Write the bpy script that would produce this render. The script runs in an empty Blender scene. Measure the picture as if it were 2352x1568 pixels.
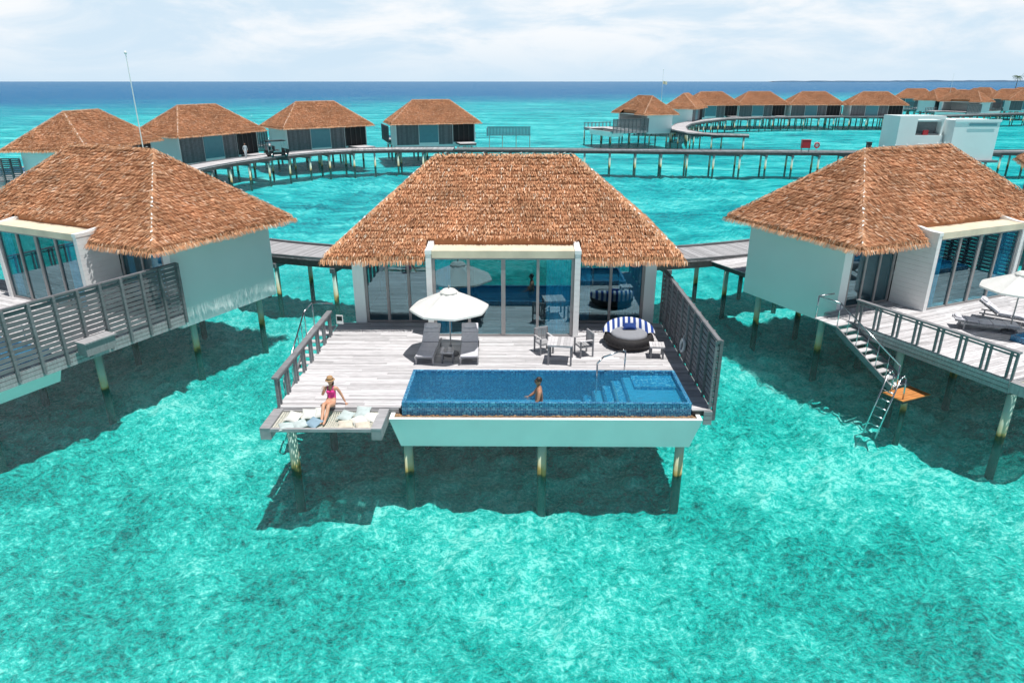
import bpy, math, random
from mathutils import Vector, Matrix, Euler, noise as mnoise
random.seed(7)
R=random.random
def U(a,b): return a+(b-a)*random.random()
scene=bpy.context.scene
COL=scene.collection

# ---------------------------------------------------------------- materials
def newmat(name):
    m=bpy.data.materials.new(name); m.use_nodes=True
    nt=m.node_tree; nt.nodes.clear()
    return m,nt,nt.nodes,nt.links
def mat(name,col,rough=.6,var=.15,scale=4.0,bump=0.0,metal=0.0,shade=0.0,spec=.5,stretch=(1,1,1),trans=0.0):
    m,nt,N,L=newmat(name)
    out=N.new('ShaderNodeOutputMaterial'); b=N.new('ShaderNodeBsdfPrincipled')
    L.new(b.outputs[0],out.inputs[0])
    b.inputs['Roughness'].default_value=rough; b.inputs['Metallic'].default_value=metal
    b.inputs['Specular IOR Level'].default_value=spec
    tc=N.new('ShaderNodeTexCoord'); mp=N.new('ShaderNodeMapping'); mp.inputs['Scale'].default_value=stretch
    L.new(tc.outputs['Object'],mp.inputs[0])
    n=N.new('ShaderNodeTexNoise'); n.inputs['Scale'].default_value=scale; n.inputs['Detail'].default_value=5
    L.new(mp.outputs[0],n.inputs['Vector'])
    mr=N.new('ShaderNodeMapRange'); mr.inputs[1].default_value=.3; mr.inputs[2].default_value=.7
    mr.inputs[3].default_value=1-var; mr.inputs[4].default_value=1+var
    L.new(n.outputs[0],mr.inputs[0]); fac=mr.outputs[0]
    if shade>0:
        at=N.new('ShaderNodeAttribute'); at.attribute_name='shade'
        m2=N.new('ShaderNodeMapRange'); m2.inputs[3].default_value=1-shade; m2.inputs[4].default_value=1+shade
        L.new(at.outputs['Fac'],m2.inputs[0])
        mu=N.new('ShaderNodeMath'); mu.operation='MULTIPLY'; L.new(fac,mu.inputs[0]); L.new(m2.outputs[0],mu.inputs[1]); fac=mu.outputs[0]
    vm=N.new('ShaderNodeVectorMath'); vm.operation='SCALE'; vm.inputs[0].default_value=col[:3]
    L.new(fac,vm.inputs['Scale']); L.new(vm.outputs[0],b.inputs['Base Color'])
    if bump>0:
        bp=N.new('ShaderNodeBump'); bp.inputs['Strength'].default_value=bump; bp.inputs['Distance'].default_value=.05
        L.new(n.outputs[0],bp.inputs['Height']); L.new(bp.outputs[0],b.inputs['Normal'])
    if trans>0:
        t=N.new('ShaderNodeBsdfTranslucent'); L.new(vm.outputs[0],t.inputs[0])
        ms=N.new('ShaderNodeMixShader'); ms.inputs[0].default_value=trans
        L.new(b.outputs[0],ms.inputs[1]); L.new(t.outputs[0],ms.inputs[2]); L.new(ms.outputs[0],out.inputs[0])
    return m
def ramp(N,stops):
    r=N.new('ShaderNodeValToRGB'); e=r.color_ramp.elements
    while len(e)>len(stops): e.remove(e[-1])
    while len(e)<len(stops): e.new(.5)
    for i,(p,c) in enumerate(stops): e[i].position=p; e[i].color=(*c,1)
    return r

def thatch_mat():
    m,nt,N,L=newmat('thatch_leaf')
    out=N.new('ShaderNodeOutputMaterial'); b=N.new('ShaderNodeBsdfPrincipled'); L.new(b.outputs[0],out.inputs[0])
    b.inputs['Roughness'].default_value=.75; b.inputs['Specular IOR Level'].default_value=.25
    at=N.new('ShaderNodeAttribute'); at.attribute_name='shade'
    r=ramp(N,[(0,(.11,.042,.02)),(.25,(.35,.142,.068)),(.55,(.60,.29,.15)),(.85,(.80,.49,.30)),(1,(.88,.76,.62))])
    L.new(at.outputs['Fac'],r.inputs[0])
    tc=N.new('ShaderNodeTexCoord')
    def nz(sc,a,c):
        n=N.new('ShaderNodeTexNoise'); n.inputs['Scale'].default_value=sc; n.inputs['Detail'].default_value=4
        L.new(tc.outputs['Object'],n.inputs['Vector'])
        mr=N.new('ShaderNodeMapRange'); mr.inputs[1].default_value=.3; mr.inputs[2].default_value=.7; mr.inputs[3].default_value=a; mr.inputs[4].default_value=c
        L.new(n.outputs[0],mr.inputs[0]); return mr.outputs[0]
    mu=N.new('ShaderNodeMath'); mu.operation='MULTIPLY'; L.new(nz(.7,.82,1.15),mu.inputs[0]); L.new(nz(3.2,.78,1.2),mu.inputs[1])
    vm=N.new('ShaderNodeVectorMath'); vm.operation='SCALE'; L.new(r.outputs[0],vm.inputs[0]); L.new(mu.outputs[0],vm.inputs['Scale'])
    L.new(vm.outputs[0],b.inputs['Base Color'])
    return m
def tile_mat(name='pool_tile',stops=None,grout=(.14,.38,.50)):
    m,nt,N,L=newmat(name)
    out=N.new('ShaderNodeOutputMaterial'); b=N.new('ShaderNodeBsdfPrincipled'); L.new(b.outputs[0],out.inputs[0])
    b.inputs['Roughness'].default_value=.2
    tc=N.new('ShaderNodeTexCoord'); a=N.new('ShaderNodeVectorMath'); a.operation='ADD'; a.inputs[1].default_value=(.025,.025,.025)
    L.new(tc.outputs['Object'],a.inputs[0])
    s=N.new('ShaderNodeVectorMath'); s.operation='SCALE'; s.inputs['Scale'].default_value=20; L.new(a.outputs[0],s.inputs[0])
    fl=N.new('ShaderNodeVectorMath'); fl.operation='FLOOR'; L.new(s.outputs[0],fl.inputs[0])
    fr=N.new('ShaderNodeVectorMath'); fr.operation='FRACTION'; L.new(s.outputs[0],fr.inputs[0])
    wn=N.new('ShaderNodeTexWhiteNoise'); L.new(fl.outputs[0],wn.inputs['Vector'])
    r=ramp(N,stops or [(0,(.006,.06,.18)),(.5,(.015,.13,.32)),(.85,(.04,.26,.48)),(1,(.14,.45,.62))]); L.new(wn.outputs['Value'],r.inputs[0])
    sx=N.new('ShaderNodeSeparateXYZ'); L.new(fr.outputs[0],sx.inputs[0])
    mn=N.new('ShaderNodeMath'); mn.operation='MINIMUM'; L.new(sx.outputs[0],mn.inputs[0]); L.new(sx.outputs[1],mn.inputs[1])
    mn2=N.new('ShaderNodeMath'); mn2.operation='MINIMUM'; L.new(mn.outputs[0],mn2.inputs[0]); L.new(sx.outputs[2],mn2.inputs[1])
    lt=N.new('ShaderNodeMath'); lt.operation='LESS_THAN'; lt.inputs[1].default_value=.13; L.new(mn2.outputs[0],lt.inputs[0])
    mx=N.new('ShaderNodeMix'); mx.data_type='RGBA'; L.new(lt.outputs[0],mx.inputs[0]); L.new(r.outputs[0],mx.inputs[6]); mx.inputs[7].default_value=(*grout,1)
    L.new(mx.outputs[2],b.inputs['Base Color'])
    return m
def water_mat(name,tint,diff,dfac,fmax,s1,s2,strength,rough=.06,fine=.32):
    m,nt,N,L=newmat(name)
    out=N.new('ShaderNodeOutputMaterial')
    tc=N.new('ShaderNodeTexCoord')
    mp=N.new('ShaderNodeMapping'); mp.inputs['Rotation'].default_value=(0,0,.35); mp.inputs['Scale'].default_value=(1,1.7,1)
    L.new(tc.outputs['Object'],mp.inputs[0])
    def M2(op,a,b):
        q=N.new('ShaderNodeMath'); q.operation=op
        for i,x in enumerate((a,b)):
            if x is None: continue
            if isinstance(x,(int,float)): q.inputs[i].default_value=x
            else: L.new(x,q.inputs[i])
        return q.outputs[0]
    def ridged(sc,det,dist):
        n=N.new('ShaderNodeTexNoise'); n.inputs['Scale'].default_value=sc; n.inputs['Detail'].default_value=det; n.inputs['Roughness'].default_value=.6; n.inputs['Distortion'].default_value=dist
        L.new(mp.outputs[0],n.inputs['Vector'])
        return M2('SUBTRACT',1.0,M2('ABSOLUTE',M2('SUBTRACT',M2('MULTIPLY',n.outputs[0],2.0),1.0),None))
    h=M2('ADD',M2('MULTIPLY',ridged(s1,3,.4),.6),M2('MULTIPLY',ridged(s2,5,.5),fine*.6))
    bp=N.new('ShaderNodeBump'); bp.inputs['Strength'].default_value=1.0; bp.inputs['Distance'].default_value=strength; L.new(h,bp.inputs['Height'])
    fr=N.new('ShaderNodeFresnel'); fr.inputs[0].default_value=1.33; L.new(bp.outputs[0],fr.inputs['Normal'])
    mi=N.new('ShaderNodeMath'); mi.operation='MINIMUM'; mi.inputs[1].default_value=fmax; L.new(fr.outputs[0],mi.inputs[0])
    tr=N.new('ShaderNodeBsdfTransparent'); tr.inputs[0].default_value=(*tint,1)
    df=N.new('ShaderNodeBsdfDiffuse'); df.inputs[0].default_value=(*diff,1); L.new(bp.outputs[0],df.inputs['Normal'])
    gl=N.new('ShaderNodeBsdfGlossy'); gl.inputs['Roughness'].default_value=rough; L.new(bp.outputs[0],gl.inputs['Normal'])
    m1=N.new('ShaderNodeMixShader'); m1.inputs[0].default_value=dfac; L.new(tr.outputs[0],m1.inputs[1]); L.new(df.outputs[0],m1.inputs[2])
    m2=N.new('ShaderNodeMixShader'); L.new(mi.outputs[0],m2.inputs[0]); L.new(m1.outputs[0],m2.inputs[1]); L.new(gl.outputs[0],m2.inputs[2])
    L.new(m2.outputs[0],out.inputs[0])
    return m,N,L,df,m1,tc
def glass_mat():
    m,nt,N,L=newmat('window_glass')
    out=N.new('ShaderNodeOutputMaterial')
    tr=N.new('ShaderNodeBsdfTransparent'); tr.inputs[0].default_value=(.45,.76,.82,1)
    gl=N.new('ShaderNodeBsdfGlossy'); gl.inputs['Roughness'].default_value=.0; gl.inputs[0].default_value=(.7,.92,1,1)
    m1=N.new('ShaderNodeMixShader'); m1.inputs[0].default_value=.18
    L.new(tr.outputs[0],m1.inputs[1]); L.new(gl.outputs[0],m1.inputs[2]); L.new(m1.outputs[0],out.inputs[0])
    return m
def pile_mat():
    m,nt,N,L=newmat('pile_concrete')
    out=N.new('ShaderNodeOutputMaterial'); b=N.new('ShaderNodeBsdfPrincipled'); L.new(b.outputs[0],out.inputs[0]); b.inputs['Roughness'].default_value=.8
    g=N.new('ShaderNodeNewGeometry'); sx=N.new('ShaderNodeSeparateXYZ'); L.new(g.outputs['Position'],sx.inputs[0])
    n=N.new('ShaderNodeTexNoise'); n.inputs['Scale'].default_value=2.5; L.new(g.outputs['Position'],n.inputs['Vector'])
    ma=N.new('ShaderNodeMath'); ma.operation='MULTIPLY_ADD'; ma.inputs[1].default_value=.9; L.new(n.outputs[0],ma.inputs[0]); L.new(sx.outputs[2],ma.inputs[2])
    mr=N.new('ShaderNodeMapRange'); mr.inputs[1].default_value=0; mr.inputs[2].default_value=2.4; L.new(ma.outputs[0],mr.inputs[0])
    r=ramp(N,[(0,(.003,.12,.11)),(.14,(.005,.07,.06)),(.2,(.05,.07,.03)),(.26,(.5,.36,.12)),(.36,(.66,.60,.38)),(.5,(.58,.68,.56)),(.62,(.45,.62,.55))]); L.new(mr.outputs[0],r.inputs[0])  # lowest stops painted dark teal to sink piles into the shaded water
    L.new(r.outputs[0],b.inputs['Base Color'])
    return m
def stripe_mat():
    m,nt,N,L=newmat('striped_fabric')
    out=N.new('ShaderNodeOutputMaterial'); b=N.new('ShaderNodeBsdfPrincipled'); L.new(b.outputs[0],out.inputs[0]); b.inputs['Roughness'].default_value=.9
    tc=N.new('ShaderNodeTexCoord'); sx=N.new('ShaderNodeSeparateXYZ'); L.new(tc.outputs['Object'],sx.inputs[0])
    mu=N.new('ShaderNodeMath'); mu.operation='MULTIPLY'; mu.inputs[1].default_value=5.2; L.new(sx.outputs[0],mu.inputs[0])
    fr=N.new('ShaderNodeMath'); fr.operation='FRACT'; L.new(mu.outputs[0],fr.inputs[0])
    lt=N.new('ShaderNodeMath'); lt.operation='LESS_THAN'; lt.inputs[1].default_value=.5; L.new(fr.outputs[0],lt.inputs[0])
    mx=N.new('ShaderNodeMix'); mx.data_type='RGBA'; L.new(lt.outputs[0],mx.inputs[0]); mx.inputs[6].default_value=(.70,.72,.76,1); mx.inputs[7].default_value=(.01,.05,.26,1)
    L.new(mx.outputs[2],b.inputs['Base Color'])
    return m

THATCH=thatch_mat(); TILE=tile_mat(); GLASS=glass_mat(); PILE=pile_mat(); STRIPE=stripe_mat()
FTILE=tile_mat('pool_floor_tile',[(0,(.015,.24,.52)),(.5,(.03,.37,.68)),(.8,(.09,.52,.80)),(1,(.6,.88,.95))],(.09,.50,.74))
WALL=mat('painted_wall',(.86,.92,.92),.8,.02,.6,0,spec=.2)
WHITE=mat('white_siding',(.88,.88,.87),.6,.03,2)
CREAM=mat('flat_roof_screed',(.74,.65,.50),.8,.12,1.5)
BASIN=mat('basin_render',(.86,.94,.91),.7,.04,1.0,.05)
PLANK=mat('weathered_plank',(.56,.545,.56),.8,.20,3,.2,shade=.24,stretch=(1,8,1))
GREYPL=mat('grey_frame_plank',(.36,.36,.375),.8,.20,3,.2,shade=.2,stretch=(1,8,1))
WOOD=mat('grey_timber',(.20,.205,.22),.8,.2,3,.2,shade=.2,stretch=(1,1,8))
DARKWOOD=mat('dark_timber',(.07,.068,.07),.8,.25,4,.2,shade=.2)
BLACK=mat('painted_shade_black',(.02,.022,.025),.9,.1)  # paints the shade of the villa entrance
FRAME=mat('window_frame_timber',(.33,.32,.32),.6,.1,4)
STEEL=mat('brushed_steel',(.6,.62,.64),.25,.05,5,metal=1)
TEAL=mat('teal_door_paint',(.11,.30,.36),.5,.06,2)
CURT=mat('blue_curtain',(.25,.68,.86),.9,.15,6)
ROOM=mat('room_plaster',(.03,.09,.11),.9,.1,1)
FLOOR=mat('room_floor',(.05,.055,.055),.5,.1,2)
LINEN=mat('white_linen',(.5,.56,.6),.9,.05,5)
CANVAS=mat('white_canvas',(.88,.87,.84),.9,.03,4)
PARASOL=mat('parasol_canvas',(.90,.89,.86),.9,.03,4,trans=.32)
CUSH=mat('grey_cushion',(.58,.575,.62),.95,.08,10,.1)
CUSHD=mat('dark_grey_cushion',(.27,.28,.31),.95,.08,10,.1)
WICK=mat('dark_wicker',(.018,.016,.018),.6,.5,40,.6)
NET=mat('cream_net',(.66,.64,.56),.9,.25,22,.5)
PEB=mat('brown_pebble',(.28,.17,.09),.8,.4,9,.3)
RED=mat('red_paint',(.5,.02,.03),.4,.1,3)
ORANGE=mat('orange_plank',(.55,.22,.06),.7,.2,4)
SKIN=mat('tan_skin',(.62,.34,.22),.55,.08,8)
SKIN2=mat('tanned_skin',(.42,.20,.12),.55,.08,8)
PINK=mat('pink_swimsuit',(.75,.04,.28),.6,.15,30)
STRAW=mat('straw_hat',(.45,.26,.13),.85,.2,40)
HAIR=mat('dark_hair',(.03,.018,.012),.5,.3,30)
BLACKP=mat('black_plastic',(.015,.015,.018),.35,.1,5)
TRUNKM=mat('palm_bark',(.2,.15,.1),.9,.2,5)
FROND=mat('palm_frond',(.04,.09,.02),.7,.3,2,shade=.3)
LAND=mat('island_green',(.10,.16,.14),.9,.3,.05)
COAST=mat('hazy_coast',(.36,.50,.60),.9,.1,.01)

# ---------------------------------------------------------------- mesh builder
class MB:
    def __init__(s): s.v=[];s.f=[];s.m=[];s.s=[]
    def add(s,vs,fs,m=0,sh=None,T=None):
        o=len(s.v); sh=R() if sh is None else sh
        for p in vs:
            p=Vector(p)
            if T is not None: p=T@p
            s.v.append(tuple(p)); s.s.append(sh)
        for f in fs: s.f.append(tuple(i+o for i in f)); s.m.append(m)
    def box(s,x0,x1,y0,y1,z0,z1,m=0,T=None,sh=None):
        s.add([(x0,y0,z0),(x1,y0,z0),(x1,y1,z0),(x0,y1,z0),(x0,y0,z1),(x1,y0,z1),(x1,y1,z1),(x0,y1,z1)],
              [(3,2,1,0),(4,5,6,7),(0,1,5,4),(1,2,6,5),(2,3,7,6),(3,0,4,7)],m,sh,T)
    def cyl(s,a,b,r0,r1=None,n=10,m=0,caps=True,T=None,sh=None):
        a=Vector(a);b=Vector(b); r1=r0 if r1 is None else r1
        d=(b-a).normalized(); q=d.to_track_quat('Z','Y'); ex=q@Vector((1,0,0)); ey=q@Vector((0,1,0))
        vs=[]
        for c,r in((a,r0),(b,r1)):
            for i in range(n):
                t=2*math.pi*i/n; vs.append(c+ex*math.cos(t)*r+ey*math.sin(t)*r)
        fs=[(i,(i+1)%n,n+(i+1)%n,n+i) for i in range(n)]
        if caps: fs+=[tuple(range(n-1,-1,-1)),tuple(range(n,2*n))]
        s.add(vs,fs,m,sh,T)
    def pipe(s,pts,r,n=8,m=0,T=None):
        for a,b in zip(pts[:-1],pts[1:]): s.cyl(a,b,r,r,n,m,True,T)
    def lathe(s,prof,n=24,m=0,T=None,c=(0,0,0)):
        vs=[];fs=[]
        for r,z in prof:
            for i in range(n):
                t=2*math.pi*i/n; vs.append((c[0]+r*math.cos(t),c[1]+r*math.sin(t),c[2]+z))
        for k in range(len(prof)-1):
            for i in range(n): fs.append((k*n+i,k*n+(i+1)%n,(k+1)*n+(i+1)%n,(k+1)*n+i))
        s.add(vs,fs,m,None,T)
    def ell(s,c,r,n=12,k=8,m=0,T=None,p=1.0):
        vs=[];fs=[]
        def sg(x): return math.copysign(abs(x)**p,x)
        for j in range(k+1):
            ph=math.pi*j/k-math.pi/2
            for i in range(n):
                t=2*math.pi*i/n
                vs.append((c[0]+r[0]*sg(math.cos(t))*math.cos(ph),c[1]+r[1]*sg(math.sin(t))*math.cos(ph),c[2]+r[2]*math.sin(ph)))
        for j in range(k):
            for i in range(n): fs.append((j*n+i,j*n+(i+1)%n,(j+1)*n+(i+1)%n,(j+1)*n+i))
        s.add(vs,fs,m,None,T)
    def pillow(s,w,h,t,m=0,T=None):
        n=10; vs=[]; fs=[]
        for sd in(1,-1):
            for j in range(n+1):
                for i in range(n+1):
                    u=2*i/n-1; v=2*j/n-1
                    vs.append((w/2*u*(1-.10*(1-v*v)),h/2*v*(1-.10*(1-u*u)),sd*t*max(0,(1-u**4)*(1-v**4))**.6))
        o=(n+1)*(n+1)
        for j in range(n):
            for i in range(n):
                a=j*(n+1)+i; fs.append((a,a+1,a+n+2,a+n+1)); fs.append((o+a,o+a+n+1,o+a+n+2,o+a+1))
        s.add(vs,fs,m,None,T)
    def torus(s,c,R0,r,axis='z',n=24,k=8,m=0,T=None):
        vs=[];fs=[]
        for i in range(n):
            t=2*math.pi*i/n
            for j in range(k):
                a=2*math.pi*j/k; x=(R0+r*math.cos(a))*math.cos(t); y=(R0+r*math.cos(a))*math.sin(t); z=r*math.sin(a)
                if axis=='x': x,y,z=z,x,y
                if axis=='y': x,y,z=x,z,y
                vs.append((c[0]+x,c[1]+y,c[2]+z))
        for i in range(n):
            for j in range(k): fs.append((i*k+j,((i+1)%n)*k+j,((i+1)%n)*k+(j+1)%k,i*k+(j+1)%k))
        s.add(vs,fs,m,None,T)
    def obj(s,name,mats,parent=None,smooth=False,loc=None,rot=None,label=None,cat=None,group=None,kind=None):
        me=bpy.data.meshes.new(name); me.from_pydata(s.v,[],s.f)
        for q in mats: me.materials.append(q)
        me.polygons.foreach_set('material_index',s.m)
        if smooth: me.polygons.foreach_set('use_smooth',[True]*len(s.f))
        a=me.attributes.new('shade','FLOAT','POINT'); a.data.foreach_set('value',s.s)
        me.update()
        o=bpy.data.objects.new(name,me); COL.objects.link(o)
        if parent: o.parent=parent
        if loc: o.location=loc
        if rot: o.rotation_euler=rot
        tag(o,label,cat,group,kind)
        return o
def tag(o,label=None,cat=None,group=None,kind=None):
    if label: o['label']=label
    if cat: o['category']=cat
    if group: o['group']=group
    if kind: o['kind']=kind
def empty(name,loc=(0,0,0),rz=0,label=None,cat=None,group=None,kind=None):
    e=bpy.data.objects.new(name,None); e.empty_display_size=.5; COL.objects.link(e)
    e.location=loc; e.rotation_euler=(0,0,rz); tag(e,label,cat,group,kind); return e
def copy_tree(root,loc,rz,label=None,group=None,scale=None,keep=None,drop=()):
    def rec(o,par):
        c=o.copy(); COL.objects.link(c)
        if par is not None:
            c.parent=par; c.matrix_parent_inverse=o.matrix_parent_inverse.copy()
        for ch in list(o.children):
            nm=ch.name.split('.')[0]
            if par is None and ((keep and nm not in keep) or nm in drop): continue
            rec(ch,c)
        return c
    c=rec(root,None); c.location=loc; c.rotation_euler=(0,0,rz)
    if scale: c.scale=scale
    tag(c,label,None,group); return c

# ---------------------------------------------------------------- villa
ZD=2.2; HW=5.77; EX=6.42; EY0=-1.2; EY1=6.3; EZ=5.10; RZ=8.24; RX=2.7; RY=(EY0+EY1)/2
def plank_area(mb,x0,x1,y0,y1,z,w=.14,g=.012,m=0,t=.03):
    y=y0
    while y<y1-.02:
        ye=min(y+w-g,y1); x=x0; first=True
        while x<x1-.01:
            xe=x+(U(.6,3) if first else U(2.4,3.4)); first=False
            if x1-xe<.5: xe=x1
            mb.box(x,min(xe,x1)-.006,y,ye,z-t,z+U(-.003,.003),m,sh=R()); x=xe
        y+=w
def build_roof(parent):
    mb=MB()
    e=[Vector((-EX,EY0,EZ)),Vector((EX,EY0,EZ)),Vector((EX,EY1,EZ)),Vector((-EX,EY1,EZ))]
    r=[Vector((-RX,RY,RZ)),Vector((RX,RY,RZ))]
    nx=2.80; q=.17; ny=EY0+q*(RY-EY0); nz=EZ+q*(RZ-EZ)
    off=Vector((0,0,-.02))
    vs=[e[0],(-nx,EY0,EZ),(-nx,ny,nz),(nx,ny,nz),(nx,EY0,EZ),e[1],r[1],r[0],e[2],e[3]]
    mb.add([Vector(v)+off for v in vs],[(0,1,2,7),(2,3,6,7),(3,4,5,6),(5,8,6),(8,9,7,6),(9,0,7)],0,.25)
    mb.add([(-nx,ny+.03,EZ),(nx,ny+.03,EZ),(nx,ny+.03,nz-.02),(-nx,ny+.03,nz-.02)],[(0,1,2,3)],0,.35)
    b=EZ-.16
    mb.add([(-EX,EY0,b),(-nx,EY0,b),(-nx,-.2,b),(nx,-.2,b),(nx,EY0,b),(EX,EY0,b),(EX,EY1,b),(-EX,EY1,b)],[(0,1,2,3,4,5,6,7)],1,.3)
    for (a,c) in (((-EX,EY0),(-nx,EY0)),((nx,EY0),(EX,EY0)),((EX,EY0),(EX,EY1)),((EX,EY1),(-EX,EY1)),((-EX,EY1),(-EX,EY0))):
        mb.add([(a[0],a[1],b),(c[0],c[1],b),(c[0],c[1],EZ),(a[0],a[1],EZ)],[(0,1,2,3)],0,.1)
    slopes=[(e[0],e[1],r[0],r[1]),(e[1],e[2],r[1],r[1]),(e[2],e[3],r[1],r[0]),(e[3],e[0],r[0],r[0])]
    for si,(e0,e1,r0,r1) in enumerate(slopes):
        A=(e1-e0).normalized(); mid=((r0+r1)/2-(e0+e1)/2)
        Up=(mid-A*mid.dot(A)); Ls=Up.length; Up.normalize(); Nn=A.cross(Up).normalized()
        nr=30
        for i in range(-1,nr+1):
            s0=i/nr
            P0=e0.lerp(r0,s0) ; P1=e1.lerp(r1,s0); w=(P1-P0).dot(A)
            if w<.1: continue
            cnt=int(w/.021)
            rowtone=U(-.06,.06); ph=U(0,6); nb_=max(1,int(w/.12)); boff=[U(-.5,.5) for _ in range(nb_+1)]
            for k in range(cnt):
                a_=(k+R())/cnt
                bi=int(a_*nb_); bt=a_*nb_-bi; bun=(bt-.5)*2
                s1=s0+U(-.006,.006)+.008*boff[bi]+.005*math.sin(a_*w*2.1+ph)
                P=P0+A*(w*a_)+Up*((s1-s0)*Ls)
                fringe=i<1
                if si==0 and abs(P.x)<nx+.02 and P.y<ny: continue
                ln=U(.16,.26)*(1-.2*abs(bun)); wd=U(.018,.036)
                D=(-Up+A*(bun*.2+U(-.15,.15))).normalized()
                l0=U(.0,.02); l1=U(.05,.11)+.04*boff[bi]
                if fringe: D=(D+Vector((0,0,-U(.3,.6)))).normalized(); l1=U(-.02,.02); ln=U(.15,.22)
                B=P+Nn*l0; Tt=P+D*ln+Nn*l1; c=min(1,max(0,random.gauss(.56,.17)+rowtone+.16*boff[bi]))
                if R()<.025: c=U(.9,1)
                tw=A*wd/2+Nn*U(-.007,.007)
                mb.add([B-tw,B+tw,Tt+tw*.45,Tt-tw*.45],[(0,1,2,3)],0,c)
    lines=[(e[0],r[0]),(e[1],r[1]),(e[2],r[1]),(e[3],r[0]),(r[0],r[1])]
    for li,(a,c) in enumerate(lines):
        d=(c-a); ln=d.length; d.normalize(); side=d.cross(Vector((0,0,1))).normalized(); n=int(ln/.015)
        for k in range(n):
            P=a+d*(ln*k/n); s=random.choice((-1,1))
            dd=(side*s*U(.5,1)-d*(U(.2,.7) if li<4 else U(-.5,.5))-Vector((0,0,U(.3,.7)))).normalized(); tw=d*.018
            B=P+Vector((0,0,U(.05,.10))); Tt=B+dd*U(.14,.23)
            mb.add([B-tw,B+tw,Tt+tw*.5,Tt-tw*.5],[(0,1,2,3)],0,min(1,random.gauss(.64,.16)))
        n=int(ln/.24)
        for k in range(n):
            if R()<.35: continue
            P=a+d*(ln*(k+.5)/n)+Vector((0,0,.12)); x=d*U(.025,.05); y=(side*U(-1,1)+d*.3).normalized()*U(.02,.05)
            mb.add([P-x-y,P+x-y,P+x+y+Vector((0,0,.02)),P-x+y],[(0,1,2,3)],2,.5)
    return mb.obj('roof',[THATCH,DARKWOOD,CANVAS],parent)
def window(parent,x0,x1,y,z0,z1,n,fw=.10):
    mb=MB()
    mb.box(x0,x1,y-.05,y+.05,z0,z0+.08); mb.box(x0,x1,y-.05,y+.05,z1-.1,z1)
    w=(x1-x0)
    for i in range(n+1):
        c=x0+fw/2+(w-fw)*i/n; h=fw/2*(1.5 if (n==4 and i==2) else 1)
        mb.box(c-h,c+h,y-.06,y+.06,z0+.08,z1-.1)
    f=mb.obj('window',[FRAME],parent)
    for i in range(n):
        g=MB(); a=x0+fw/2+(w-fw)*i/n; b=x0+fw/2+(w-fw)*(i+1)/n
        g.box(a+.05,b-.05,y-.008,y+.008,z0+.08,z1-.1); g.obj('glass_pane',[GLASS],f)
    return f
def curtain(parent,x0,x1,y,z0,z1):
    mb=MB(); n=28; vs=[];fs=[]
    for i in range(n+1):
        x=x0+(x1-x0)*i/n; yy=y+.05*math.sin(i*1.9)
        vs+=[(x,yy,z0),(x,yy,z1)]
    for i in range(n): fs.append((2*i,2*i+2,2*i+3,2*i+1))
    mb.add(vs,fs); mb.obj('curtain',[CURT],parent,True)
FX=6.06   # fence plane
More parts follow.
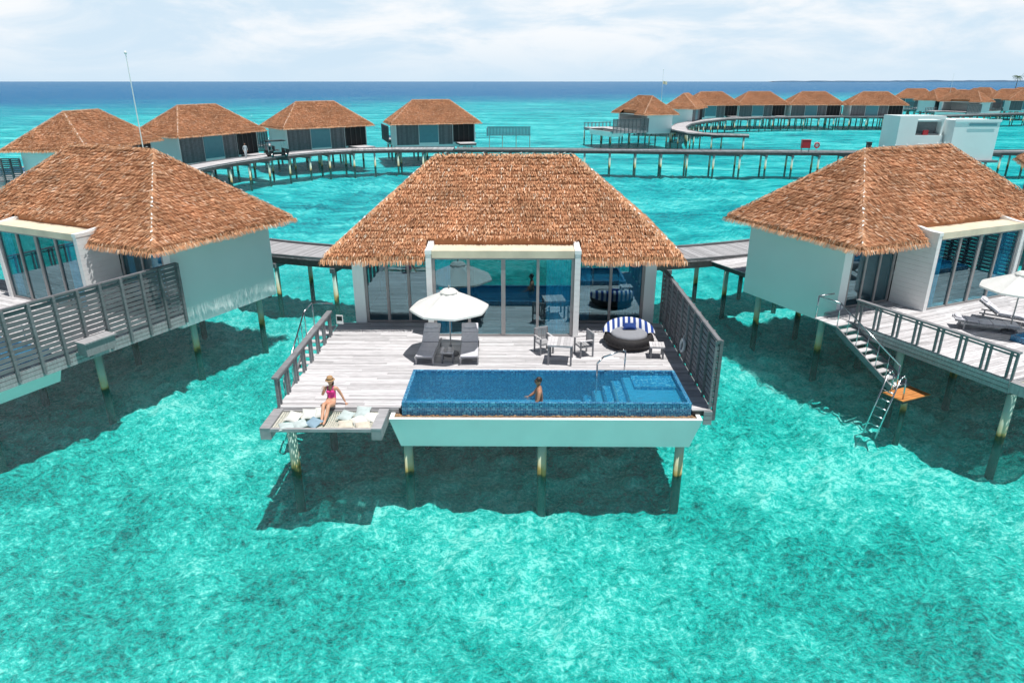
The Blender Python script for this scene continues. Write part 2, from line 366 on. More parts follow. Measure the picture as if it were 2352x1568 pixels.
def build_villa():
    V=empty('villa',label='thatched overwater villa with grey deck and tiled plunge pool',cat='villa')
    build_roof(V)
    w=MB(); top=EZ-.17; zb=1.5
    w.box(-HW,-HW+.16,0,5.4,zb,top); w.box(HW-.16,HW,0,5.4,zb,top)
    w.box(-HW+.16,HW-.16,5.25,5.4,zb,top)
    w.box(-HW+.16,-HW+.42,.0,.16,zb,top); w.box(HW-.42,HW-.16,.0,.16,zb,top)
    w.box(-HW+.42,HW-.42,.0,.14,top-.18,top)
    w.box(-HW+.16,HW-.16,.02,.12,zb,ZD-.04)
    w.obj('wall',[WALL],V)
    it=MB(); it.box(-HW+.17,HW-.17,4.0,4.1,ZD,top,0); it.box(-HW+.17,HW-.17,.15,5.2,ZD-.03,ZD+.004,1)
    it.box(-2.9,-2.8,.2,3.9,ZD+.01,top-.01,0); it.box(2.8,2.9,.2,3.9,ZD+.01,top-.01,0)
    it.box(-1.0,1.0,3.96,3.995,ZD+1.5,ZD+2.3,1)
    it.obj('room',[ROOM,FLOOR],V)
    bd=MB(); bd.box(-1.2,1.0,1.9,3.9,ZD+.1,ZD+.4,0); bd.box(-1.15,.95,1.95,3.85,ZD+.4,ZD+.62,1); bd.box(-1.4,1.2,3.9,3.95,ZD,ZD+1.3,0)
    bd.ell((-.6,3.5,ZD+.72),(.38,.22,.1),m=1); bd.ell((.4,3.5,ZD+.72),(.38,.22,.1),m=1)
    bd.obj('bed',[FRAME,LINEN],V)
    b=MB(); yb=-1.6; zt=5.40
    for sx in(-1,1):
        xa,xb=(sx*2.74,sx*2.54) if sx<0 else (sx*2.54,sx*2.74)
        z=ZD-.02
        while z<zt-.1:
            b.box(xa,xb,yb+.0,0.0,z,min(z+.2,zt-.1)-.008,0); z+=.2
        b.box(xa+.015,xb-.015,yb+.015,-.01,ZD-.02,zt-.1,0)
        b.box(xa-.015,xb+.015,yb-.02,.1,zt-.1,zt+.035,0)
        b.add([(xa,-.3,zt+.035),(xb,-.3,zt+.035),(xb,-1.25,zt+.035),(xa,-1.25,zt+.035),(xa,-.45,zt+.16),(xb,-.45,zt+.16)],
              [(0,1,5,4),(4,5,2,3),(0,4,3),(1,2,5)],0)
    b.box(-2.52,2.52,yb+.02,.2,zt-.2,zt,1)
    b.box(-2.52,2.52,yb-.0,yb+.018,zt-.24,zt+.02,1)
    b.obj('projecting_bay',[WHITE,CREAM],V)
    window(V,-2.53,2.53,yb+.12,ZD,zt-.21,4)
    window(V,-HW+.43,-2.78,.08,ZD,top-.19,3)
    window(V,2.78,HW-.43,.08,ZD,top-.19,2)
    curtain(V,1.55,2.45,yb+.25,ZD+.03,zt-.3); curtain(V,-2.45,-1.9,yb+.25,ZD+.03,zt-.3)
    curtain(V,4.4,5.3,.22,ZD+.03,top-.1); curtain(V,2.95,3.3,.22,ZD+.03,top-.1)
    d=MB(); d.box(-.3,2.4,5.4,5.46,ZD,4.75); d.obj('door',[TEAL],V)
    for xa,xb in((2.5,5.6),(-2.4,-.4)):
        s=MB(); x=xa
        while x<xb: s.box(x,min(x+.13,xb),5.41,5.46,1.9,4.8,0); x+=.17
        s.box(xa,xb,5.402,5.41,1.9,4.8,1); s.obj('slatted_shutter',[WOOD,DARKWOOD],V)
    s=MB(); s.box(-5.6,-2.5,5.403,5.43,ZD,4.8,0)  # flat black sheet standing in for the shade of an open entrance
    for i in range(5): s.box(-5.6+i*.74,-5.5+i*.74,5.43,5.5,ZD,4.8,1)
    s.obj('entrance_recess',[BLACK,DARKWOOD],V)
    k=MB()
    plank_area(k,-6.4,FX,-5.05,-.02,ZD); plank_area(k,-6.4,-2.85,-7.4,-5.06,ZD); plank_area(k,5.52,FX,-7.5,-5.06,ZD)
    plank_area(k,-5.2,-2.8,5.5,8.6,ZD)
    k.box(-6.38,FX-.02,-5.0,-.02,ZD-.2,ZD-.045,1); k.box(-5.6,5.6,.13,5.2,ZD-.2,ZD-.045,1); k.box(-6.38,-2.87,-7.38,-5.0,ZD-.2,ZD-.045,1); k.box(5.54,FX-.02,-7.48,-5.0,ZD-.2,ZD-.045,1)
    k.box(-5.15,-2.85,5.42,8.55,ZD-.25,ZD-.045,1)
    def fascia(x0,x1,y0,y1):
        for j in range(3): k.box(x0,x1,y0,y1,ZD-.14-.15*j-.012,ZD-.15*j-.02 if j else ZD-.035,2)
    fascia(-6.44,-6.40,-7.4,-.02); fascia(FX,FX+.04,-7.5,-.02); fascia(-6.4,-2.9,-7.44,-7.40); fascia(5.86,FX+.04,-7.54,-7.5)
    for x in(-6,-2.7,1.25,5.35): k.box(x-.12,x+.12,-7.2 if x<-5 else -4.9,-.05 if x<-5 else 5.1,1.62,ZD-.21,1)
    for y in(-4.6,-3.2,-1.2): k.box(-6.3,FX-.1,y-.1,y+.1,1.85,ZD-.205,1)
    for y in(.6,2.6,4.8): k.box(-5.55,5.55,y-.1,y+.1,1.55,ZD-.205,1)
    k.obj('deck',[PLANK,DARKWOOD,GREYPL],V)
    P=MB(); X0,X1,Y0,Y1,ZT,ZB=-2.8,5.5,-7.5,-5.1,2.4,1.4; t=.1
    P.box(X0,X1,Y0,Y0+t,1.9,ZT); P.box(X0,X1,Y1-t,Y1,ZB-.1,ZT); P.box(X0,X0+t,Y0+t,Y1-t,1.2,ZT); P.box(X1-t,X1,Y0+t,Y1-t,1.2,ZT)
    P.box(X0+t,X1-t,Y0+t,Y1-t,ZB-.1,ZB,1); P.box(X0+t,X1-t,Y0+.001,Y0+t,ZB-.1,1.9)
    pool=P.obj('pool',[TILE,FTILE],V)
    S=MB()
    for i in range(5):
        xa=2.6+.3*i
        zt_=1.56+.17*i if i<4 else 2.18
        S.box(xa,2.9+.3*i if i<4 else 5.4,-7.1,-5.201,ZB,zt_,0)
        S.box(xa+.002,xa+.06,-7.1,-5.202,zt_,zt_+.006,1)
    S.box(4.1,5.4,-6.1,-5.21,2.181,2.26,0); S.box(4.1,5.4,-6.12,-6.05,2.26,2.266,1)
    S.obj('pool_step',[FTILE,TILE],pool)
    W=MB(); W.box(X0+t+.001,X1-t-.001,Y0+t+.001,Y1-t-.001,2.30,2.31); W.obj('pool_water',[POOLW],pool)
    H=MB(); H.pipe([(3.95,-4.9,ZD),(3.95,-4.95,3.0),(3.85,-5.05,3.06),(3.2,-5.35,2.95),(3.0,-5.5,2.8),(3.0,-5.55,1.8)],.025); H.obj('pool_handrail',[STEEL],pool,True)
    B=MB()
    a=[(-3.12,-7.85,2.05),(5.75,-7.85,2.05),(5.75,-4.9,2.05),(-3.12,-4.9,2.05)]
    c=[(-2.85,-7.72,1.12),(5.48,-7.72,1.12),(5.48,-5.0,1.12),(-2.85,-5.0,1.12)]
    i_=[(-3.0,-7.73,2.05),(5.63,-7.73,2.05),(5.63,-5.0,2.05),(-3.0,-5.0,2.05)]
    j_=[(p[0],p[1],1.96) for p in i_]
    B.add(a+c+i_+j_,[(0,1,5,4),(1,2,6,5),(2,3,7,6),(3,0,4,7),(0,8,9,1),(1,9,10,2),(2,10,11,3),(3,11,8,0),(8,12,13,9),(9,13,14,10),(10,14,15,11),(11,15,12,8)],0)
    B.add(c,[(3,2,1,0)],1)  # underside coloured dark to deepen the shade on the water
    bas=B.obj('pool_basin',[BASIN,DARKWOOD],V)
    G=MB(); 
    for q in range(900):
        z=1.98
        if q<700: x,y=U(-2.98,5.6),U(-7.72,-7.51)
        elif q<800: x,y=U(-2.98,-2.82),U(-7.7,-7.42)
        else: x,y=U(5.51,5.56),U(-7.7,-5.2)
        rr=U(.02,.045); G.ell((x,y,z+rr*.4),(rr*U(.8,1.4),rr,rr*.6),5,3)
    G.box(-2.99,5.62,-7.72,-7.505,1.93,1.985); o=G.obj('pebbles',[PEB],bas)
    n=MB()
    n.box(-6.5,-6.22,-8.65,-7.445,2.12,2.17,0); n.box(-3.46,-3.18,-8.65,-7.445,2.12,2.17,0)
    for x in(-6.5,-6.24,-3.46,-3.2): n.box(x,x+.02,-8.65,-7.445,1.82,2.12,0)
    for xa in(-6.5,-3.46): n.box(xa+.02,xa+.26,-8.645,-8.6,1.82,2.12,0)
    n.box(-6.22,-3.46,-8.62,-8.53,2.04,2.13,0); n.box(-6.22,-3.46,-7.52,-7.445,2.04,2.14,0)
    hf=n.obj('hammock_frame',[GREYPL,WOOD],V)
    n=MB(); nx_=44; ny_=20; x0,x1,y0,y1=-6.2,-3.48,-8.53,-7.52
    def sag(a,b_): return 2.10-.10*(math.sin(math.pi*a)*math.sin(math.pi*b_))**.5
    for i in range(nx_+1):
        for j in range(ny_):
            a=i/nx_;x=x0+(x1-x0)*a; b0=j/ny_;b1=(j+1)/ny_
            n.add([(x-.016,y0+(y1-y0)*b0,sag(a,b0)),(x+.016,y0+(y1-y0)*b0,sag(a,b0)),(x+.016,y0+(y1-y0)*b1,sag(a,b1)),(x-.016,y0+(y1-y0)*b1,sag(a,b1))],[(0,1,2,3)])
    for j in range(ny_+1):
        for i in range(nx_):
            b0=j/ny_;y=y0+(y1-y0)*b0;a0=i/nx_;a1=(i+1)/nx_
            n.add([(x0+(x1-x0)*a0,y-.014,sag(a0,b0)+.006),(x0+(x1-x0)*a1,y-.014,sag(a1,b0)+.006),(x0+(x1-x0)*a1,y+.014,sag(a1,b0)+.006),(x0+(x1-x0)*a0,y+.014,sag(a0,b0)+.006)],[(0,1,2,3)])
    n.obj('net',[NET],hf)
    f=MB(); y=-7.42; ft=4.30
    for i in range(10):
        f.box(FX+.06,FX+.15,y+i*.82-.045,y+i*.82+.045,1.85,ft,0); f.box(FX-.06,FX,y+i*.82-.03,y+i*.82+.03,ZD,ft-.02,0)
    z=2.27
    while z<ft-.1: f.box(FX+.005,FX+.05,-7.45,-.03,z,z+.13,1); z+=.175
    f.box(FX-.03,FX+.10,-7.47,-.02,ft-.04,ft+.02,0)
    f.obj('privacy_fence',[WOOD,WOOD],V)
    r_=MB(); ys=[-7.3+i*.82 for i in range(8)]
    for yy in ys:
        for dd in(-.09,.09): r_.box(-6.40,-6.33,yy+dd-.035,yy+dd+.035,ZD,3.08)
    r_.box(-6.46,-6.28,-7.45,-1.4,3.08,3.14); r_.box(-6.39,-6.34,-7.4,-1.45,2.95,3.0)
    r_.obj('railing',[WOOD],V)
    s=MB(); plank_area(s,-7.35,-6.45,-1.45,-.35,ZD-.01)
    ns=9
    for i in range(1,ns+1):
        z=ZD-i*(1.45/(ns)); y=-1.45-i*.3
        s.box(-7.27,-6.55,y,y+.26,z-.04,z,0)
    for x in(-7.33,-6.53):
        s.add([(x,-1.45,ZD-.02),(x+.05,-1.45,ZD-.02),(x+.05,-4.3,.72),(x,-4.3,.72),(x,-1.45,ZD-.27),(x+.05,-1.45,ZD-.27),(x+.05,-4.3,.5),(x,-4.3,.5)],
              [(0,1,2,3),(7,6,5,4),(0,3,7,4),(1,5,6,2),(0,4,5,1),(3,2,6,7)],1)
    st=s.obj('stair',[PLANK,WOOD],V)
    s=MB()
    for x in(-7.3,):
        s.pipe([(x,-.4,ZD),(x,-.4,3.1),(x,-1.45,3.1),(x,-4.3,1.65),(x,-4.35,.75)],.028)
        for i in range(1,6): s.cyl((x,-1.45-i*.48,ZD-i*.245),(x,-1.45-i*.48,3.1-i*.245),.016)
        s.cyl((x,-1.45,ZD),(x,-1.45,3.1),.02)
    s.pipe([(-7.3,-.4,3.1),(-6.5,-.4,3.1)],.028)
    s.obj('handrail',[STEEL],st,True)
    s=MB(); plank_area(s,-7.9,-6.5,-5.1,-4.3,.72,m=0); s.box(-7.88,-6.52,-5.08,-4.32,.6,.685,1)
    lp=s.obj('landing_platform',[ORANGE,DARKWOOD],V)
    s=MB()
    for yy in(-4.98,-4.5): s.pipe([(-7.75,yy,.72),(-7.8,yy,1.5),(-7.95,yy,1.62),(-8.1,yy,1.5),(-8.75,yy,-.6)],.026)
    for i in range(6):
        tq=i/6; s.cyl((-8.15-.55*tq,-4.98,1.3-1.8*tq),(-8.15-.55*tq,-4.5,1.3-1.8*tq),.022)
    s.obj('ladder',[STEEL],V,True)
    for x0_ in(-6.1,-2.7,1.25,5.3):
        for y in(-7.4,-3.4,.9,4.7):
            x=-5.4 if (x0_<-6 and y>0) else x0_
            p=MB(); zt_=1.65 if (y>-7 or x<-5) else 1.13
            p.cyl((x,y,-2.2),(x,y,zt_),.135,n=14); p.obj('piling',[PILE],V,True)
    p=MB(); p.cyl((-7.2,-4.7,-2.2),(-7.2,-4.7,.6),.1,n=12); p.obj('landing_piling',[PILE],V,True)
    return V

POOLW,pN,pL,pdf,pm1,ptc=water_mat('pool_water',(.84,.98,1.0),(.05,.42,.70),.10,.40,2.6,8.0,.12,.03,.6)
V=build_villa()
V.location=(-.3,25.1,0); V.rotation_euler=(0,0,math.radians(-.5))
V['group']='villas around the ring boardwalk'
G1='villas around the ring boardwalk'
rad=math.radians
VL=copy_tree(V,(-18.75,28.8,0),rad(-25),'thatched villa with slatted fence and wooden box outside',G1)
VRt=copy_tree(V,(18.6,29.0,0),rad(23.7),'thatched villa with side stair, ladder and orange landing',G1)
copy_tree(V,(44.3,49.6,0),rad(62),'thatched overwater villa mostly hidden by its neighbour',G1)
def polar(phi,r=45.2): p=rad(phi); return (-r*math.sin(p),70.3-r*math.cos(p),0)
for ph in(91,115,139,163):
    copy_tree(V,polar(ph),rad(-ph),'thatched villa with teal door and slatted shutters towards boardwalk',G1,(1.06,1.06,1))
sb=MB(); sb.box(6.22,6.7,-4.6,-3.5,2.1,2.55); sb.box(6.21,6.75,-4.65,-3.45,2.55,2.6)
sb.obj('storage_box',[GREYPL],VL)
G2='distant villas across the lagoon'
keep={'roof','wall','door','slatted_shutter','entrance_recess','deck','pool_basin','privacy_fence','railing','piling'}
far=[(26-2.3,141,-70,1.0),(38.6,172,-115,1.05),(52.5,196,-170,1.12),(66.5,199,-175,1.12),(81.5,199,178,1.15),(97.5,197,172,1.15),
     (150,270,150,1.1),(140,243,-150,1.05),(138,222,-60,1.0),(173,292,170,1.1),(181,278,120,1.1),(178,262,170,1.0),(171,240,160,1.1),(205,312,100,1.1),(222,318,180,1.1),(146,232,30,1.0),(196,270,150,1.0)]
for (x,y,r,s) in far:
    copy_tree(V,(x,y,0),rad(r),'small thatched villa with white walls on piles over lagoon',G2,(s,s,1),keep)
for ch in list(V.children):
    if ch.name.split('.')[0] in('landing_platform','ladder','landing_piling'): bpy.data.objects.remove(ch)

# ---------------------------------------------------------------- boardwalks
def boardwalk(name,pts,w,label,z=2.2,sp=3.4):
    mb=MB(); P=[Vector((a[0],a[1],0)) for a in pts]
    seg=[0]
    for a,b in zip(P[:-1],P[1:]): seg.append(seg[-1]+(b-a).length)
    def at(s):
        for i in range(len(P)-1):
            if s<=seg[i+1] or i==len(P)-2:
                d=(P[i+1]-P[i]); return P[i]+d*((s-seg[i])/d.length), d.normalized()
    s=0; pw=.19
    piles=[]
    while s<seg[-1]-.2:
        p0,d0=at(s); p1,d1=at(s+pw)
        n0=Vector((-d0.y,d0.x,0)); n1=Vector((-d1.y,d1.x,0)); q=p0.lerp(p1,.93); nq=n0.lerp(n1,.93).normalized(); h=w/2
        zz=z+U(-.004,.004)
        vs=[p0-n0*h,q-nq*h,q+nq*h,p0+n0*h]
        vs=[(v.x,v.y,zz-.05) for v in vs]+[(v.x,v.y,zz) for v in vs]
        mb.add(vs,[(3,2,1,0),(4,5,6,7),(0,1,5,4),(1,2,6,5),(2,3,7,6),(3,0,4,7)],0)
        s+=pw
    s=0
    while s<seg[-1]-1:
        p0,d0=at(s); p1,d1=at(min(s+1.5,seg[-1])); n0=Vector((-d0.y,d0.x,0)); n1=Vector((-d1.y,d1.x,0))
        for o in(-w/2-.03,-w/4,w/4,w/2-.03):
            a=p0+n0*o; b=p1+n1*o; a2=p0+n0*(o+.06); b2=p1+n1*(o+.06)
            vs=[(v.x,v.y,z-.38) for v in(a,b,b2,a2)]+[(v.x,v.y,z-.055) for v in(a,b,b2,a2)]
            mb.add(vs,[(3,2,1,0),(4,5,6,7),(0,1,5,4),(1,2,6,5),(2,3,7,6),(3,0,4,7)],1)
        for o in(-w/2+.02,w/2-.14):
            a=p0+n0*o; b=p1+n1*o; a2=p0+n0*(o+.12); b2=p1+n1*(o+.12)
            vs=[(v.x,v.y,z+.03) for v in(a,b,b2,a2)]+[(v.x,v.y,z+.12) for v in(a,b,b2,a2)]
            mb.add(vs,[(3,2,1,0),(4,5,6,7),(0,1,5,4),(1,2,6,5),(2,3,7,6),(3,0,4,7)],2)
        s+=1.5
    s=.8
    while s<seg[-1]:
        p0,d0=at(s); n0=Vector((-d0.y,d0.x,0))
        T=Matrix.Translation((p0.x,p0.y,0))@Matrix.Rotation(math.atan2(d0.y,d0.x),4,'Z')
        mb.box(-.12,.12,-w/2-.15,w/2+.15,z-.62,z-.385,2,T)
        piles.append(p0-n0*(w/2-.1)); piles.append(p0+n0*(w/2-.1)); s+=sp
    o=mb.obj(name,[GREYPL if w<3.1 else PLANK,DARKWOOD,WOOD],None,label=label,cat='boardwalk',kind='structure')
    base=None
    for p in piles:
        if base is None:
            m=MB(); m.cyl((0,0,-2.2),(0,0,z-.62),.13,n=10); base=m.obj('piling',[PILE],o,True); c=base
        else:
            c=base.copy(); COL.objects.link(c); c.parent=o
        c.location=(p.x,p.y,0)
    return o
def arc(a,b,r,n=60):
    return [(-r*math.sin(rad(a+(b-a)*i/n)),70.3-r*math.cos(rad(a+(b-a)*i/n))) for i in range(n+1)]
boardwalk('boardwalk',arc(-75,60,35.2),3.05,'grey plank boardwalk curving on concrete piles behind villas')
boardwalk('boardwalk',arc(60.2,132,35.0,40)+[(-22,96.4),(-16,97.6),(-8,97.8)],3.4,'curved grey plank boardwalk on piles with parked cart')
boardwalk('boardwalk',[(-7.8,97.8),(5,96.8),(25,94.5),(46,93.2),(62,93.5),(95,97)],2.6,'long straight plank boardwalk on piles crossing lagoon')
boardwalk('boardwalk',[(34.2,61.6),(42,68),(50,79),(54,91)],2.8,'plank boardwalk linking ring to service block')
boardwalk('boardwalk',[(41,123),(36,124.5),(33,128),(32,136),(34,146),(37.5,156),(43,166),(52,178),(64,185),(85,190),(108,190)],3.2,'hooked plank boardwalk on piles serving distant villas',sp=4.5)
boardwalk('boardwalk',[(108.5,189),(130,200),(155,212),(190,222),(230,226)],3.0,'far plank boardwalk on piles',sp=6)
boardwalk('boardwalk',[(95.5,97.2),(120,118),(135,150),(150,190)],2.8,'plank boardwalk curving away over lagoon',sp=5)

# ---------------------------------------------------------------- service block
e=empty('service_building',(47.4,87.5,0),0,'white flat-roofed service block with open recess','building')
b=MB(); b.box(0,5.6,0,.25,1.9,4.7); b.box(0,.25,.25,4,1.9,6.95); b.box(0.25,5.35,3.75,4,1.9,6.95); b.box(5.35,5.6,.25,4,1.9,6.95); b.box(0,2.2,0,.25,4.7,6.95);b.box(2.2,5.6,0,.25,6.6,6.95); b.box(.25,5.35,.25,3.75,6.3,6.5)
b.box(5.9,11.3,-1.5,3.4,1.9,6.55); b.box(5.82,11.4,-1.58,-1.5,6.35,6.65)
b.obj('wall',[WALL],e)
b=MB(); b.box(2.3,5.3,.5,.8,1.9,4.9); b.box(2.3,5.3,1.2,1.25,4.9,6.3); b.obj('doorway',[WOOD],e)
b=MB(); b.box(7.6,10.9,-1.6,-1.585,5.9,6.2); b.obj('clerestory_window',[TEAL],e)
b=MB(); b.box(-.5,11.8,-2,4.5,1.65,1.9); b.obj('deck',[WOOD],e)
b=MB(); b.box(3.2,3.8,.1,.3,4.75,5.3); b.obj('hose_cabinet',[RED],e)
for x in(.5,4,7.5,11):
    for y in(-1,4):
        b=MB(); b.cyl((x,y,-2.2),(x,y,1.65),.15); b.obj('piling',[PILE],e,True)
e=empty('screen_wall',(-3.6,103.5,0),0,'teal slatted screen standing on thin posts in water','screen')
b=MB()
for i in range(30): b.box(i*.21,i*.21+.16,0,.06,3.55,4.7)
b.box(0,6.3,-.02,.0,3.5,3.62);b.box(0,6.3,-.02,0,4.65,4.78); b.box(0,.1,-2.5,0,3.55,4.7); b.obj('slatted_panel',[TEAL],e)
for x in(.3,2.2,4.2,6.2):
    b=MB(); b.cyl((x,.1,-2.2),(x,.1,3.5),.06); b.obj('post',[PILE],e)
def mast(x,y,z0,z1,flag=False,label='thin white lattice antenna mast'):
    b=MB(); b.cyl((x,y,z0),(x,y,z1),.05,.025,8); b.cyl((x,y,z0),(x,y,z0+.3),.2,.2,8); b.ell((x,y,z1),(.09,.09,.12))
    o=b.obj('antenna_mast' if not flag else 'flagpole',[WHITE],None,label=label,cat='mast' if not flag else 'flagpole')
    if flag:
        f=MB(); vs=[];fs=[]
        for i in range(9):
            xx=x+.05+i*.12; yy=y+.06*math.sin(i); vs+=[(xx,yy,z1-2.9-.02*i),(xx,yy,z1-2.3-.02*i)]
        for i in range(8): fs.append((2*i,2*i+2,2*i+3,2*i+1))
        f.add(vs,fs); f.obj('flag',[CREAM],o)
mast(-26.1,50.0,2.2,12.75,label='tall thin white mast standing on the boardwalk')
mast(32.6,158,2.2,13.2,True,'white flagpole with small faded flag')
mast(158,262,2.2,13.2,label='thin distant white mast')
b=MB(); b.box(-.55,.55,-.25,.25,.5,1.5,0); b.box(-.6,.6,-.3,.3,1.5,1.56,0); b.box(-.52,.52,-.27,-.255,.55,1.45,0)
for x in(-.5,.5): b.box(x-.04,x+.04,-.04,.04,0,.5,1)
b.obj('fire_cabinet',[RED,WOOD],None,loc=(38.6,93.0,2.2),label='red fire hose cabinet on short legs',cat='cabinet')
e=empty('lifebuoy_stand',(40.0,92.9,2.2),0,'white post holding a red lifebuoy ring','lifebuoy')
b=MB(); b.box(-.05,.05,-.05,.05,0,1.3); b.box(-.35,.35,-.06,-.04,.6,1.25); b.obj('post',[WHITE],e)
b=MB(); b.torus((0,-.12,.85),.3,.07,'y'); b.obj('ring',[RED],e,True)
e=empty('bollard_post',(46.3,91.8,2.2),0,'dark square post at the boardwalk edge','post')
b=MB(); b.box(-.25,.25,-.25,.25,0,1.3); b.box(-.3,.3,-.3,.3,1.3,1.36); b.obj('shaft',[DARKWOOD],e)

# ---------------------------------------------------------------- golf cart
e=empty('golf_cart',(-29.0,87.1,2.2),rad(38),'black open golf cart with roof parked on boardwalk','golf cart')
b=MB(); b.box(-1.25,1.25,-.55,.55,.3,.5); b.box(.75,1.35,-.5,.5,.5,.85); b.box(-1.3,-.6,-.5,.5,.5,.8)
b.add([(.75,-.5,.85),(1.35,-.5,.85),(1.35,.5,.85),(.75,.5,.85),(.75,-.5,1.0),(.75,.5,1.0)],[(0,1,4),(3,5,2),(1,2,5,4),(0,4,5,3)])
b.obj('body',[BLACKP],e)
b=MB(); b.box(-1.3,1.0,-.6,.6,1.85,1.92); b.box(-1.2,.9,-.5,.5,1.92,1.96); b.obj('roof',[BLACKP],e)
b=MB()
for x,y in((.85,-.5),(.85,.5),(-1.2,-.5),(-1.2,.5)): b.cyl((x,y,.6),(x-.05,y,1.86),.025)
b.obj('roof_post',[STEEL],e)
for xx in(-.1,-.95):
    b=MB(); b.box(xx-.28,xx+.28,-.5,.5,.7,.85); b.box(xx-.34,xx-.24,-.5,.5,.85,1.3); b.obj('seat',[WOOD],e)
for x in(-.9,.9):
    for y in(-.55,.55):
        b=MB(); b.cyl((x,y-.08,.24),(x,y+.08,.24),.24,n=16); b.cyl((x,y-.09,.24),(x,y+.09,.24),.11,n=10,m=1); b.obj('wheel',[BLACKP,STEEL],e,True)

# ---------------------------------------------------------------- furniture
def umbrella(loc,rz,label):
    e=empty('parasol',loc,rz,label,'parasol',group='white parasols on villa decks')
    b=MB(); n=8; ra=1.33; apex=(0,0,2.32)
    vs=[apex];fs=[]
    rings=6
    for k in range(1,rings+1):
        q=k/rings
        for i in range(n*4):
            t=2*math.pi*i/(n*4); ph=(i%4)/4; sagr=1-.06*math.sin(math.pi*ph)*q; sz=-.06*math.sin(math.pi*ph)*math.sin(math.pi*q)
            vs.append((ra*q*sagr*math.cos(t),ra*q*sagr*math.sin(t),2.32-.60*q**1.12+sz))
    m=n*4
    for i in range(m): fs.append((0,1+i,1+(i+1)%m))
    for k in range(rings-1):
        for i in range(m): fs.append((1+k*m+i,1+(k+1)*m+i,1+(k+1)*m+(i+1)%m,1+k*m+(i+1)%m))
    o=len(vs)
    for i in range(m):
        p=vs[1+(rings-1)*m+i]; vs.append((p[0]*1.005,p[1]*1.005,p[2]-.06))
    for i in range(m): fs.append((1+(rings-1)*m+i,o+i,o+(i+1)%m,1+(rings-1)*m+(i+1)%m))
    b.add(vs,fs); b.lathe([(0.0,2.36),(.2,2.33),(.3,2.25)],16); b.obj('canopy',[PARASOL],e)
    b=MB(); b.cyl((0,0,.05),(0,0,2.4),.025); b.ell((0,0,2.42),(.03,.03,.05))
    for i in range(8): b.cyl((0,0,2.2),(ra*.95*math.cos(math.pi*i/4),ra*.95*math.sin(math.pi*i/4),1.72),.01,n=5)
    b.obj('pole',[FRAME],e)
    b=MB(); b.lathe([(0,.09),(.2,.09),(.27,.06),(.28,0)],20); b.cyl((0,0,.06),(0,0,.35),.04); b.obj('base',[WOOD],e)
    return e
def lounger(loc,rz,label,ang=34):
    e=empty('sun_lounger',loc,rz,label,'sun lounger',group='grey sun loungers on villa decks')
    T=Matrix.Translation((0,.30,.33))@Matrix.Rotation(rad(ang),4,'X')
    b=MB()
    for x in(-.32,.27): b.box(x,x+.05,-1.0,.9,.23,.28)
    for x in(-.31,.26):
        for y in(-.92,.75): b.box(x,x+.05,y,y+.05,0,.23)
    for i in range(9): b.box(-.27,.27,-.98+i*.145,-.88+i*.145,.24,.275)
    for i in range(5): b.box(-.28,.28,.03+i*.16,.13+i*.16,-.06,-.03,0,T)
    for x in(-.28,.23): b.box(x,x+.05,0,.8,-.07,-.03,0,T)
    b.obj('frame',[GREYPL],e)
    b=MB()
    for i in range(3): b.box(-.29,.29,-.99+i*.43,-.57+i*.43,.285,.345)
    b.box(-.29,.29,.01,.42,-.02,.04,0,T); b.box(-.29,.29,.43,.82,-.02,.04,0,T)
    o=b.obj('mattress',[CUSH],e); mo=o.modifiers.new('b','BEVEL'); mo.width=.022; mo.segments=2
    b=MB(); b.ell((0,.68,.07),(.24,.12,.05),14,8,0,T,.6); b.obj('head_pillow',[CUSH],e,True)
def smalltable(name,loc,rz,w,h,label,grp=None):
    e=empty(name,loc,rz,label,'table')
    b=MB(); n=int(w/.1); s=w/n
    for i in range(n): b.box(-w/2+i*s+.004,-w/2+(i+1)*s-.004,-w/2,w/2,h-.03,h)
    b.box(-w/2+.03,w/2-.03,-w/2+.03,w/2-.03,h-.08,h-.032); b.obj('table_top',[PLANK],e)
    for x in(-1,1):
        for y in(-1,1):
            b=MB(); c=w/2-.05; b.box(x*c-.03,x*c+.03,y*c-.03,y*c+.03,0,h-.08); b.obj('leg',[WOOD],e)
def chair(loc,rz):
    e=empty('armchair',loc,rz,'grey wooden slatted armchair at small table','chair',group='wooden chairs at the deck table')
    e.scale=(.93,.93,.93)
    b=MB()
    for i in range(5): b.box(-.24,.24,-.24+i*.1,-.16+i*.1,.41,.44)
    b.box(-.25,.25,-.25,.25,.37,.405); b.obj('seat',[GREYPL],e)
    b=MB()
    for i in range(6): b.box(-.24+i*.086,-.19+i*.086,.24,.265,.46,.86)
    b.box(-.26,.26,.235,.27,.84,.92); b.box(-.26,.26,.235,.27,.44,.49); b.obj('backrest',[GREYPL],e)
    for x in(-.26,.26):
        for y in(-.24,.25):
            b=MB(); b.box(x-.025,x+.025,y-.025,y+.025,0,.9 if y>0 else .63); b.obj('leg',[WOOD],e)
        b=MB(); b.box(x-.035,x+.035,-.28,.24,.63,.66); b.obj('armrest',[PLANK],e)
umbrella((-2.1,21.8,ZD),.2,'white octagonal parasol open over two loungers')
umbrella((18.6,24.0,ZD),.5,'white parasol open beside loungers on neighbouring deck')
lounger((-2.85,21.8,ZD),rad(-3),'grey cushioned sun lounger with raised back under parasol')
lounger((-1.45,21.8,ZD),rad(2),'grey cushioned sun lounger with raised back under parasol')
lounger((17.9,24.3,ZD),rad(70),'grey sun lounger lying flat on neighbouring deck',4)
lounger((19.3,25.2,ZD),rad(50),'grey sun lounger with raised back on neighbouring deck')
smalltable('side_table',(-2.15,21.2,ZD),.02,.45,.42,'low slatted grey side table between two loungers')
smalltable('dining_table',(1.62,21.2,ZD),rad(-8),.84,.72,'square grey slatted wooden dining table on deck')
